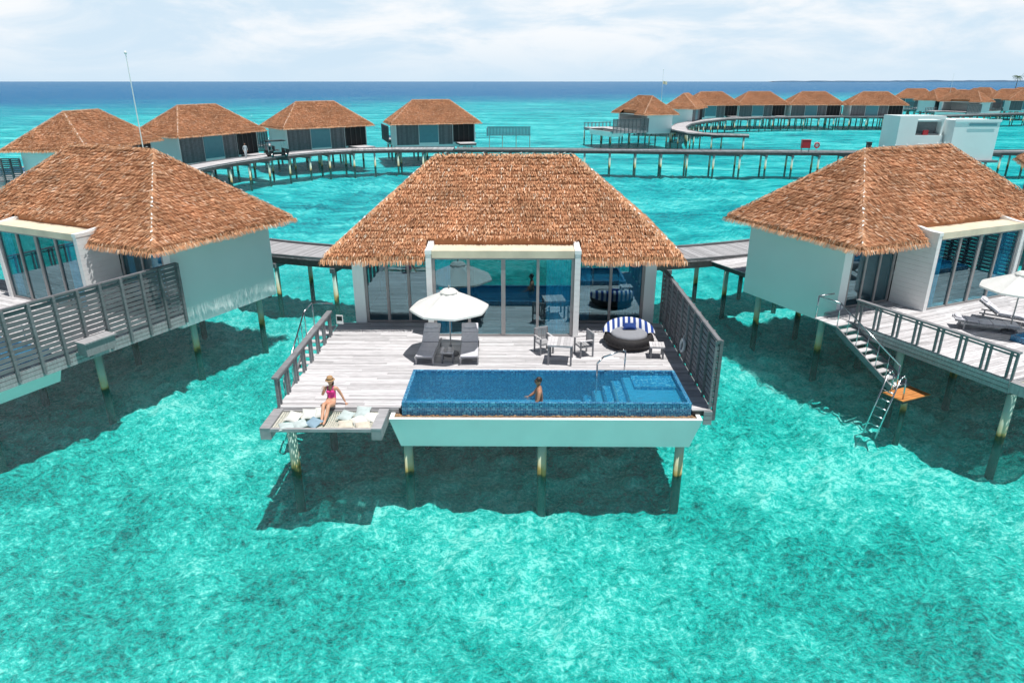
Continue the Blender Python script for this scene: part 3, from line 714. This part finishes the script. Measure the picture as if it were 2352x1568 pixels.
smalltable('side_table',(4.92,21.6,ZD),rad(-6),.5,.45,'small grey slatted side table beside round daybed')
chair((1.1,22.0,ZD),rad(25)); chair((2.45,21.75,ZD),rad(-70))
e=empty('round_daybed',(4.15,22.75,ZD),rad(-4),'round dark wicker daybed with navy striped back','daybed')
b=MB(); b.lathe([(.60,0),(.80,.06),(.88,.2),(.86,.36),(.78,.44),(.68,.42),(.66,.34)],32); b.lathe([(0,.3),(.72,.3)],32)
for i in range(32):
    a=2*math.pi*i/32; b.cyl((.62*math.cos(a),.62*math.sin(a),0),(.89*math.cos(a+.2),.89*math.sin(a+.2),.22),.018,n=5); b.cyl((.89*math.cos(a+.2),.89*math.sin(a+.2),.22),(.78*math.cos(a),.78*math.sin(a),.44),.018,n=5)
b.obj('wicker_base',[WICK],e,True)
b=MB(); b.lathe([(.0,.50),(.54,.50),(.62,.48),(.65,.42),(.64,.33)],32); b.obj('mattress',[CUSHD],e,True)
b=MB(); prof=[(.54,.48),(.62,.60),(.71,.69),(.80,.74),(.88,.71),(.92,.60),(.90,.35)]; vs=[];fs=[]; n=30
for i in range(n+1):
    t=math.pi*(-.02)+math.pi*1.04*i/n; hs=.30+.70*max(0,math.sin(math.pi*i/n))**.6
    for r_,z_ in prof: vs.append((r_*math.cos(t),r_*math.sin(t)*.95,.36+(z_-.36)*hs*1.12))
k=len(prof)
for i in range(n):
    for j in range(k-1): fs.append((i*k+j,(i+1)*k+j,(i+1)*k+j+1,i*k+j+1))
b.add(vs,fs); b.obj('striped_backrest',[STRIPE],e,True)
def cushion(loc,size,rot,m,label):
    b=MB(); b.pillow(size,size,.055)
    b.obj('cushion',[m],None,True,loc,rot,label,'cushion',group='scatter cushions')
NAVY=mat('navy_fabric',(.015,.05,.22),.9,.1,8); GREYB=mat('grey_blue_fabric',(.24,.36,.45),.9,.1,8); PALE=mat('pale_linen',(.66,.67,.64),.9,.10,8,.2); MINT=mat('pale_grey_fabric',(.48,.56,.56),.9,.12,8,.2); BEIGE=mat('beige_fabric',(.62,.57,.48),.9,.12,8,.2)
b_=MB(); b_.pillow(.50,.28,.08)
b_.obj('bolster_cushion',[NAVY],None,True,(4.2,22.96,ZD+.62),(rad(40),0,0),'navy cushion resting on round daybed','cushion',group='scatter cushions')
for (x,y,rx,ry,rz,m,l) in [(-6.22,16.75,4,4,20,MINT,'pale grey cushion lying on hammock net'),(-6.15,17.2,16,6,-15,PALE,'off-white square cushion lying on hammock net'),(-5.88,16.88,6,-4,38,MINT,'pale grey cushion lying on hammock net'),
    (-5.74,17.34,18,6,10,PALE,'off-white square cushion lying on hammock net'),(-5.52,16.95,10,6,-28,GREYB,'grey-blue square cushion on hammock net'),(-5.40,17.4,20,0,5,PALE,'off-white square cushion lying on hammock net'),
    (-4.70,17.3,14,6,-22,MINT,'pale grey cushion lying on hammock net'),(-4.62,16.88,3,4,12,BEIGE,'beige cushion lying on hammock net'),(-4.3,17.12,8,-5,33,PALE,'off-white square cushion lying on hammock net'),(-4.24,17.45,20,5,0,MINT,'pale grey cushion lying on hammock net'),(-4.12,16.78,3,0,15,BEIGE,'beige cushion lying on hammock net'),(-4.02,17.25,12,0,-12,PALE,'off-white square cushion lying on hammock net')]:
    cushion((x,y,2.10+.12*max(0,rx-8)/14),.42,(rad(rx),rad(ry),rad(rz)),m,l)
b=MB(); b.torus((0,0,0),.20,.05,'x'); b.pipe([(-.05,0,.22),(0,0,.42)],.01)
b.obj('lifebuoy',[LINEN],None,True,(5.63,21.0,2.85),(0,rad(8),0),'white lifebuoy ring hanging on slatted fence','lifebuoy')
b=MB(); b.box(-.01,.01,-.13,.13,-.17,.17,0); b.box(-.013,-.01,-.1,.1,-.05,.12,1)
b.obj('safety_sign',[WHITE,BLACKP],None,False,(-6.3,23.6,2.85),(0,0,rad(80)),'small white safety notice with dark pictogram on railing','sign')

# ---------------------------------------------------------------- people
def skin_mesh(nodes,edges,sub=2):
    me=bpy.data.meshes.new('t'); names=list(nodes); me.from_pydata([nodes[k][0] for k in names],[(names.index(a),names.index(b)) for a,b in edges],[])
    o=bpy.data.objects.new('t',me); COL.objects.link(o)
    mo=o.modifiers.new('s','SKIN'); mo.use_smooth_shade=True; o.modifiers.new('u','SUBSURF').levels=sub
    if not me.skin_vertices: 
        bpy.context.view_layer.objects.active=o; o.select_set(True); bpy.ops.object.mode_set(mode='EDIT'); bpy.ops.object.mode_set(mode='OBJECT')
    sv=me.skin_vertices[0].data
    for i,k in enumerate(names):
        r=nodes[k][1]; sv[i].radius=r if isinstance(r,tuple) else (r,r); sv[i].use_root=(i==0)
    dg=bpy.context.evaluated_depsgraph_get(); dg.update(); ev=o.evaluated_get(dg); m2=ev.to_mesh()
    vs=[tuple(v.co) for v in m2.vertices]; fs=[tuple(p.vertices) for p in m2.polygons]
    ev.to_mesh_clear(); bpy.data.objects.remove(o); return vs,fs
def hand(mb,w,d,up,m=0,L=.085):
    d=Vector(d).normalized(); up=Vector(up).normalized(); side=d.cross(up).normalized(); w=Vector(w)
    palm={'a':(w,.02),'b':(w+d*.05,(.03,.016)),'c':(w+d*.085,(.034,.014))}
    vs,fs=skin_mesh(palm,[('a','b'),('b','c')],1); mb.add(vs,fs,m)
    for i,(o,l) in enumerate([(-.03,.062),(-.01,.075),(.01,.07),(.03,.055)]):
        p0=w+d*.075+side*o; p1=p0+d*l*.6+side*o*.1; p2=p1+d*l*.45-up*l*.3
        vs,fs=skin_mesh({'a':(p0,.009),'b':(p1,.0085),'c':(p2,.007)},[('a','b'),('b','c')],1); mb.add(vs,fs,m)
    p0=w+d*.03-side*.025; p1=p0+d*.03-side*.028; p2=p1+d*.03-side*.006
    vs,fs=skin_mesh({'a':(p0,.011),'b':(p1,.010),'c':(p2,.008)},[('a','b'),('b','c')],1); mb.add(vs,fs,m)
def head(mb,c,rz,tilt=0,m=0,me_=1):
    T=Matrix.Translation(c)@Matrix.Rotation(rz,4,'Z')@Matrix.Rotation(tilt,4,'X')
    mb.ell((0,0,0),(.075,.092,.115),18,14,m,T); mb.ell((0,-.025,-.06),(.055,.062,.06),14,10,m,T)
    mb.ell((0,-.095,-.015),(.012,.02,.025),8,6,m,T); mb.ell((0,-.083,-.062),(.024,.01,.009),8,6,2,T)
    for s in(-1,1):
        mb.ell((s*.03,-.083,.008),(.013,.008,.008),8,6,me_,T); mb.ell((s*.075,.01,-.01),(.01,.02,.03),8,6,m,T)
    return T
LIP=mat('lip_skin',(.45,.12,.1),.5,.05)
e=empty('person',(-5.22,17.84,ZD),rad(-4),'person in pink swimsuit and straw hat sitting on deck edge','person')
e.scale=(.96,.96,.96)
n={'pel':((0,0,.11),(.165,.12)),'wai':((0,.05,.30),(.118,.09)),'che':((0,.07,.48),(.145,.105)),'nb':((0,.07,.60),(.07,.06)),'nk':((0,.06,.69),.05),
 'sl':((-.165,.07,.575),.055),'el':((-.25,-.04,.36),.042),'wl':((-.17,-.14,.555),.027),
 'sr':((.165,.07,.575),.055),'er':((.27,.12,.34),.042),'wr':((.38,.12,.075),.027),
 'hl':((-.09,-.1,.11),.098),'kl':((-.09,-.47,.25),.062),'cl':((-.07,-.62,.07),.056),'al':((-.05,-.86,-.10),.036),'fl':((-.05,-.99,-.11),.03),
 'hr':((.09,-.1,.11),.098),'kr':((.07,-.49,.24),.062),'cr':((.06,-.64,.06),.056),'ar':((.05,-.90,-.10),.036),'fr':((.055,-1.03,-.11),.03)}
ed=[('pel','wai'),('wai','che'),('che','nb'),('nb','nk'),('che','sl'),('sl','el'),('el','wl'),('che','sr'),('sr','er'),('er','wr'),('pel','hl'),('hl','kl'),('kl','cl'),('cl','al'),('al','fl'),('pel','hr'),('hr','kr'),('kr','cr'),('cr','ar'),('ar','fr')]
b=MB(); vs,fs=skin_mesh(n,ed); b.add(vs,fs,0)
hand(b,(-.17,-.14,.555),(.25,.05,1),(.2,-1,0)); hand(b,(.38,.12,.075),(.35,-.3,-.55),(0,0,1))
T=head(b,(0,.05,.80),rad(-15),rad(4))
b.obj('body',[SKIN,BLACKP,LIP],e,True)
n2={'pel':((0,-.01,.115),(.180,.135)),'wai':((0,.05,.30),(.130,.102)),'che':((0,.068,.46),(.155,.122)),'top':((0,.065,.535),(.12,.09))}
b=MB(); vs,fs=skin_mesh(n2,[('pel','wai'),('wai','che'),('che','top')]); b.add(vs,fs,0)
for s in(-1,1):
    b.ell((s*.065,-.035,.47),(.065,.06,.06),12,8); b.pipe([(s*.07,-.05,.52),(s*.085,.03,.625),(s*.08,.14,.58)],.014,6)
b.obj('swimsuit',[PINK],e,True)
b=MB(); b.ell((0,.03,.005),(.083,.085,.115),16,10,0,T); b.ell((0,.07,-.1),(.07,.045,.11),12,8,0,T); b.obj('hair',[HAIR],e,True)
b=MB(); b.lathe([(.0,.16),(.05,.158),(.085,.135),(.095,.06),(.12,.045),(.145,.032),(.14,.024),(.09,.04)],28,0,T); b.torus((0,0,.075),.094,.012,'z',24,6,1,T); b.obj('hat',[STRAW,HAIR],e,True)
e=empty('person',(.78,17.98,1.22),0,'bare-chested person with short dark hair standing in pool','person')
n={'pel':((0,0,.95),(.12,.16)),'wai':((.01,0,1.12),(.11,.14)),'che':((0.01,0,1.34),(.125,.175)),'nb':((0,0,1.5),(.07,.08)),'nk':((-.01,0,1.58),.058),
 'sl':((.01,-.20,1.43),.065),'el':((-.04,-.29,1.18),.05),'wl':((-.20,-.27,1.07),.034),
 'sr':((.01,.20,1.43),.065),'er':((-.10,.30,1.2),.05),'wr':((-.28,.26,1.08),.034),
 'hl':((0,-.1,.85),.1),'kl':((-.08,-.11,.5),.07),'al':((.06,-.11,.25),.045),'fl':((-.09,-.12,.22),.04),
 'hr':((0,.1,.85),.1),'kr':((-.04,.11,.5),.07),'ar':((.12,.11,.25),.045),'fr':((-.03,.12,.22),.04)}
ed=[('pel','wai'),('wai','che'),('che','nb'),('nb','nk'),('che','sl'),('sl','el'),('el','wl'),('che','sr'),('sr','er'),('er','wr'),('pel','hl'),('hl','kl'),('kl','al'),('al','fl'),('pel','hr'),('hr','kr'),('kr','ar'),('ar','fr')]
b=MB(); vs,fs=skin_mesh(n,ed); b.add(vs,fs,0)
hand(b,(-.20,-.27,1.07),(-1,-.1,-.1),(0,0,1)); hand(b,(-.28,.26,1.08),(-1,-.1,0),(0,0,1))
T=head(b,(-.02,0,1.69),rad(-75),0); b.obj('body',[SKIN2,BLACKP,LIP],e,True)
b=MB(); b.ell((0,.015,.035),(.082,.098,.098),18,12,0,T); b.obj('hair',[HAIR],e,True)
b=MB(); b.box(-.07,.07,-.1,-.085,-.01,.03,0,T); b.box(-.08,-.074,-.09,.01,.01,.02,0,T); b.box(.074,.08,-.09,.01,.01,.02,0,T); b.obj('sunglasses',[BLACKP],e)
b=MB(); n3={'p':((0,0,.93),(.14,.18)),'q':((.005,0,1.03),(.125,.16))}; vs,fs=skin_mesh(n3,[('p','q')]); b.add(vs,fs,0)
for s in(-1,1): b.cyl((0,s*.1,.9),(-.04,s*.11,.62),.125,.12,12,0)
b.obj('swim_shorts',[NAVY],e,True)
e=empty('person',(-32.2,85.2,2.2),rad(40),'person in white uniform walking on the boardwalk','person')
n={'pel':((0,0,.92),(.15,.11)),'wai':((0,0,1.1),(.13,.1)),'che':((0,0,1.33),(.17,.12)),'nb':((0,0,1.48),.07),'nk':((0,0,1.56),.055),
 'sl':((-.19,0,1.41),.06),'el':((-.24,.03,1.13),.045),'wl':((-.24,-.08,.9),.03),'sr':((.19,0,1.41),.06),'er':((.24,.03,1.13),.045),'wr':((.24,-.05,.9),.03),
 'hl':((-.1,0,.84),.1),'kl':((-.1,-.12,.47),.065),'al':((-.1,-.05,.08),.045),'fl':((-.1,-.2,.04),.04),'hr':((.1,0,.84),.1),'kr':((.1,.05,.47),.065),'ar':((.1,.22,.1),.045),'fr':((.1,.08,.04),.04)}
b=MB(); vs,fs=skin_mesh(n,ed,1); b.add(vs,fs,0); T=head(b,(0,-.01,1.66),0,0,3,1); hand(b,(-.24,-.08,.9),(0,-.2,-1),(0,-1,0),3); hand(b,(.24,-.05,.9),(0,-.2,-1),(0,-1,0),3)
b.obj('body',[LINEN,BLACKP,LIP,SKIN2],e,True)
b=MB(); b.ell((0,.015,.03),(.082,.098,.1),12,8,0,T); b.obj('hair',[HAIR],e,True)

# ---------------------------------------------------------------- palms / island
def palm(loc,h):
    e=empty('palm_tree',loc,U(0,6),'tall coconut palm on small distant island','palm tree',group='palms on the distant island')
    b=MB(); pts=[(0.05*h*math.sin(i*.35),0,h*i/6) for i in range(7)]
    for i in range(6): b.cyl(pts[i],pts[i+1],.32-.03*i,.32-.03*(i+1),8)
    b.obj('trunk',[TRUNKM],e)
    b=MB(); c=Vector(pts[-1])
    for k in range(18):
        a=k*2.4; el=U(-.2,.9); L=h*.33; prev=c; dr=Vector((math.cos(a)*math.cos(el),math.sin(a)*math.cos(el),math.sin(el)))
        for j in range(7):
            dr=(dr+Vector((0,0,-.22))).normalized(); nx=prev+dr*L/7; sd=dr.cross(Vector((0,0,1))).normalized()
            for s in(-1,1):
                for q in range(2):
                    p=prev.lerp(nx,q/2+.1); tip=p+sd*s*L*.2*(1-.1*j)+dr*.3-Vector((0,0,.5)); b.add([p,p+dr*.25,tip],[(0,1,2)])
            prev=nx
    b.obj('crown',[FROND],e)
b=MB(); vs=[];fs=[]
for k,(rr,z) in enumerate([(1,-2),(.9,.6),(.5,1.6),(.01,2)]):
    for i in range(24): vs.append((430+90*rr*math.cos(i*math.pi/12),560+35*rr*math.sin(i*math.pi/12),z))
for k in range(3):
    for i in range(24): fs.append((k*24+i,k*24+(i+1)%24,(k+1)*24+(i+1)%24,(k+1)*24+i))
b.add(vs,fs); b.obj('island_ground',[LAND],None,label='low green sandy island on horizon',cat='island',kind='structure')
for (x,y,h) in[(389,548,15),(384,556,13),(396,560,16),(402,552,13),(410,556,15)]: palm((x,y,1),h)
b=MB(); vs=[];fs=[]; n=80
for i in range(n+1):
    x=2300+i*52; hgt=5+6*abs(math.sin(i*.7))*R()+5*math.sin(math.pi*i/n)
    vs+=[(x,6400-i*8,-2),(x,6400-i*8,hgt),(x,6600-i*8,-2)]
for i in range(n): fs+= [(3*i,3*i+3,3*i+4,3*i+1),(3*i+1,3*i+4,3*i+5,3*i+2)]
b.add(vs,fs); b.obj('distant_coast',[COAST],None,label='faint low coastline on horizon',cat='coast',kind='structure')

# ---------------------------------------------------------------- seabed + water
m,nt,N,L=newmat('seabed_coral_glints')
out=N.new('ShaderNodeOutputMaterial'); bs=N.new('ShaderNodeBsdfDiffuse'); L.new(bs.outputs[0],out.inputs[0])
g=N.new('ShaderNodeNewGeometry')
def noise(sc,det,dist=0,rough=.55,src=None):
    n=N.new('ShaderNodeTexNoise'); n.inputs['Scale'].default_value=sc; n.inputs['Detail'].default_value=det; n.inputs['Distortion'].default_value=dist; n.inputs['Roughness'].default_value=rough
    L.new(src or g.outputs['Position'],n.inputs['Vector']); return n
def math_(op,a,b,c=None):
    q=N.new('ShaderNodeMath'); q.operation=op
    for i,x in enumerate((a,b,c)):
        if x is None: continue
        if isinstance(x,(int,float)): q.inputs[i].default_value=x
        else: L.new(x,q.inputs[i])
    return q.outputs[0]
def ridge(sc,dist,src=None): return math_('SUBTRACT',1.0,math_('ABSOLUTE',math_('SUBTRACT',math_('MULTIPLY',noise(sc,3,dist,.6,src).outputs[0],2),1),None))
mpr=N.new('ShaderNodeMapping'); mpr.inputs['Scale'].default_value=(1,1.4,1); mpr.inputs['Rotation'].default_value=(0,0,.3); L.new(g.outputs['Position'],mpr.inputs[0])
na=noise(.11,4,.3); nb=noise(1.0,6,.3,.72); nc=noise(5.0,7,.3,.9)
glint1=math_('POWER',ridge(2.2,.8,mpr.outputs[0]),8.0); glint2=math_('POWER',ridge(5.5,.6,mpr.outputs[0]),6.0)  # bright veins: ripple-focused sun and glints painted into the seabed colour
f=math_('ADD',math_('MULTIPLY',na.outputs[0],.31),math_('ADD',math_('MULTIPLY',nb.outputs[0],.22),math_('MULTIPLY',nc.outputs[0],.47)))
f=math_('ADD',f,math_('MULTIPLY',math_('ADD',glint1,glint2),.055))
near=ramp(N,[(.41,(.0,.07,.08)),(.465,(.0,.20,.19)),(.52,(.003,.43,.39)),(.575,(.03,.68,.62)),(.635,(.45,.96,.90))]); L.new(f,near.inputs[0])
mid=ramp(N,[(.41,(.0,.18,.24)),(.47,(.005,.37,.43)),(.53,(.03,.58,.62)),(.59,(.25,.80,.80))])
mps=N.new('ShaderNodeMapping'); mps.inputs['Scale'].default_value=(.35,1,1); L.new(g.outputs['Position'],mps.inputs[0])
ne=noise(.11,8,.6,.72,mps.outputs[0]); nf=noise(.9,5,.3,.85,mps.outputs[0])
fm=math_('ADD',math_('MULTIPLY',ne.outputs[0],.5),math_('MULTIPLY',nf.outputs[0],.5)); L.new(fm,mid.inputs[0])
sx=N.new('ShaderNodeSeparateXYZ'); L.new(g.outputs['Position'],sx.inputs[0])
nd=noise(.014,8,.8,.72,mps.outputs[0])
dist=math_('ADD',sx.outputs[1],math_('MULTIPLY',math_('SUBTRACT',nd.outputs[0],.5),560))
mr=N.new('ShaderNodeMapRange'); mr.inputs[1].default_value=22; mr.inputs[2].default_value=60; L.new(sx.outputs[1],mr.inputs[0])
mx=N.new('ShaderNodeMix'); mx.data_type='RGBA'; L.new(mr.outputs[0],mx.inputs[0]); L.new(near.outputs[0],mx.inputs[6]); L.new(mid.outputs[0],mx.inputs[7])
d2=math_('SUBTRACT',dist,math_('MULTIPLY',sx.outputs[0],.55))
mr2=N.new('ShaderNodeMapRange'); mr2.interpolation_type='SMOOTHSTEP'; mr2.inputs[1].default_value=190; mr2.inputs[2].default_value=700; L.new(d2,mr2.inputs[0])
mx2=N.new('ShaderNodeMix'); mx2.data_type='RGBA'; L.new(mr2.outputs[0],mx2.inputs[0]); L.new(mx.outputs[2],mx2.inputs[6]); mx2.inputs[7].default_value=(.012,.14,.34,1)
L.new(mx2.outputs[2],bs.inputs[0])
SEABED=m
S=9000
def axis(lo,hi,a,b_,step):
    out=[]; x=a
    while x<=b_: out.append(x); x+=step
    s=step; x=a
    while x>lo: s*=1.35; x-=s; out.insert(0,max(x,lo))
    s=step; x=out[-1]
    while x<hi: s*=1.35; x+=s; out.append(min(x,hi))
    return out
xs=axis(-S,S,-26,27,.2); ys=axis(-200,S,4,36,.2)
b=MB(); vs=[]
for y in ys:
    for x in xs:
        h=0
        if abs(x)<60 and y<90:
            h=.32*mnoise.noise((x*.35,y*.35,0))+.22*mnoise.noise((x*1.0,y*1.0,3))+.26*mnoise.noise((x*2.6,y*2.6,7))
        vs.append((x,y,-1.3+h))
W_=len(xs); fs=[(j*W_+i,j*W_+i+1,(j+1)*W_+i+1,(j+1)*W_+i) for j in range(len(ys)-1) for i in range(W_-1)]
b.add(vs,fs,0,.5); b.obj('seabed_ground',[SEABED],None,True,label='shallow turquoise coral and sand seabed with painted ripple glints',cat='seabed',kind='structure')
SEA,N,L,df,m1,tc=water_mat('lagoon_water',(.84,1.0,.99),(.0,.34,.32),.05,.32,1.6,7.0,.50,.04,.55)
b=MB(); b.add([(-S,-200,0),(S,-200,0),(S,S,0),(-S,S,0)],[(0,1,2,3)]); b.obj('water',[SEA],None,label='clear rippled turquoise lagoon water',cat='sea',kind='structure')

# ---------------------------------------------------------------- world, sun, camera
w=bpy.data.worlds.new('World'); scene.world=w; w.use_nodes=True; N=w.node_tree.nodes; L=w.node_tree.links; N.clear()
out=N.new('ShaderNodeOutputWorld'); bg=N.new('ShaderNodeBackground'); L.new(bg.outputs[0],out.inputs[0]); bg.inputs[1].default_value=.12
sky=N.new('ShaderNodeTexSky'); sky.sky_type='NISHITA'; sky.sun_disc=False; sky.sun_elevation=rad(76); sky.sun_rotation=rad(122); sky.air_density=1.0; sky.dust_density=.6
tc=N.new('ShaderNodeTexCoord'); sp=N.new('ShaderNodeSeparateXYZ'); L.new(tc.outputs['Generated'],sp.inputs[0])
def mth(op,a,b):
    q=N.new('ShaderNodeMath'); q.operation=op
    for i,x in enumerate((a,b)):
        if isinstance(x,(int,float)): q.inputs[i].default_value=x
        else: L.new(x,q.inputs[i])
    return q.outputs[0]
def mrange(v,a,b_,c,d):
    q=N.new('ShaderNodeMapRange'); q.interpolation_type='SMOOTHSTEP'; L.new(v,q.inputs[0])
    for i,x in enumerate((a,b_,c,d)): q.inputs[i+1].default_value=x
    return q.outputs[0]
z=sp.outputs[2]
mpp=N.new('ShaderNodeMapping'); mpp.inputs['Scale'].default_value=(5,5,18); L.new(tc.outputs['Generated'],mpp.inputs[0])
n1=N.new('ShaderNodeTexNoise'); n1.inputs['Scale'].default_value=1.0; n1.inputs['Detail'].default_value=9; n1.inputs['Roughness'].default_value=.6; n1.inputs['Distortion'].default_value=.4; L.new(mpp.outputs[0],n1.inputs['Vector'])
cl=mrange(n1.outputs[0],.36,.62,0,1)
fac=mth('MULTIPLY',mth('MULTIPLY',cl,mrange(z,-.01,.07,.1,1)),mrange(z,.13,.33,1,.04))
half=N.new('ShaderNodeVectorMath'); half.operation='SCALE'; L.new(sky.outputs[0],half.inputs[0]); half.inputs['Scale'].default_value=.32
base=N.new('ShaderNodeMix'); base.data_type='RGBA'; L.new(mrange(z,.12,.32,1,.0),base.inputs[0]); L.new(half.outputs[0],base.inputs[6]); base.inputs[7].default_value=(5.5,6.8,7.9,1)
mx=N.new('ShaderNodeMix'); mx.data_type='RGBA'; L.new(fac,mx.inputs[0]); L.new(base.outputs[2],mx.inputs[6]); mx.inputs[7].default_value=(7.9,8.15,8.4,1)
L.new(mx.outputs[2],bg.inputs[0])
sl=bpy.data.lights.new('sun','SUN'); sl.energy=5.0; sl.angle=rad(.5); sl.color=(1,.97,.92)
so=bpy.data.objects.new('sun',sl); COL.objects.link(so)
so.rotation_euler=Vector((-.20,.13,-.97)).to_track_quat('-Z','Y').to_euler(); so.location=(20,0,60)
cd=bpy.data.cameras.new('camera'); cd.lens=24; cd.sensor_width=36; cd.clip_end=30000; cd.clip_start=.1
co=bpy.data.objects.new('camera',cd); COL.objects.link(co); co.location=(0,0,11); co.rotation_euler=(rad(90-20.9),0,0)
scene.camera=co
scene.view_settings.view_transform='Standard'; scene.view_settings.look='None'; scene.view_settings.exposure=0
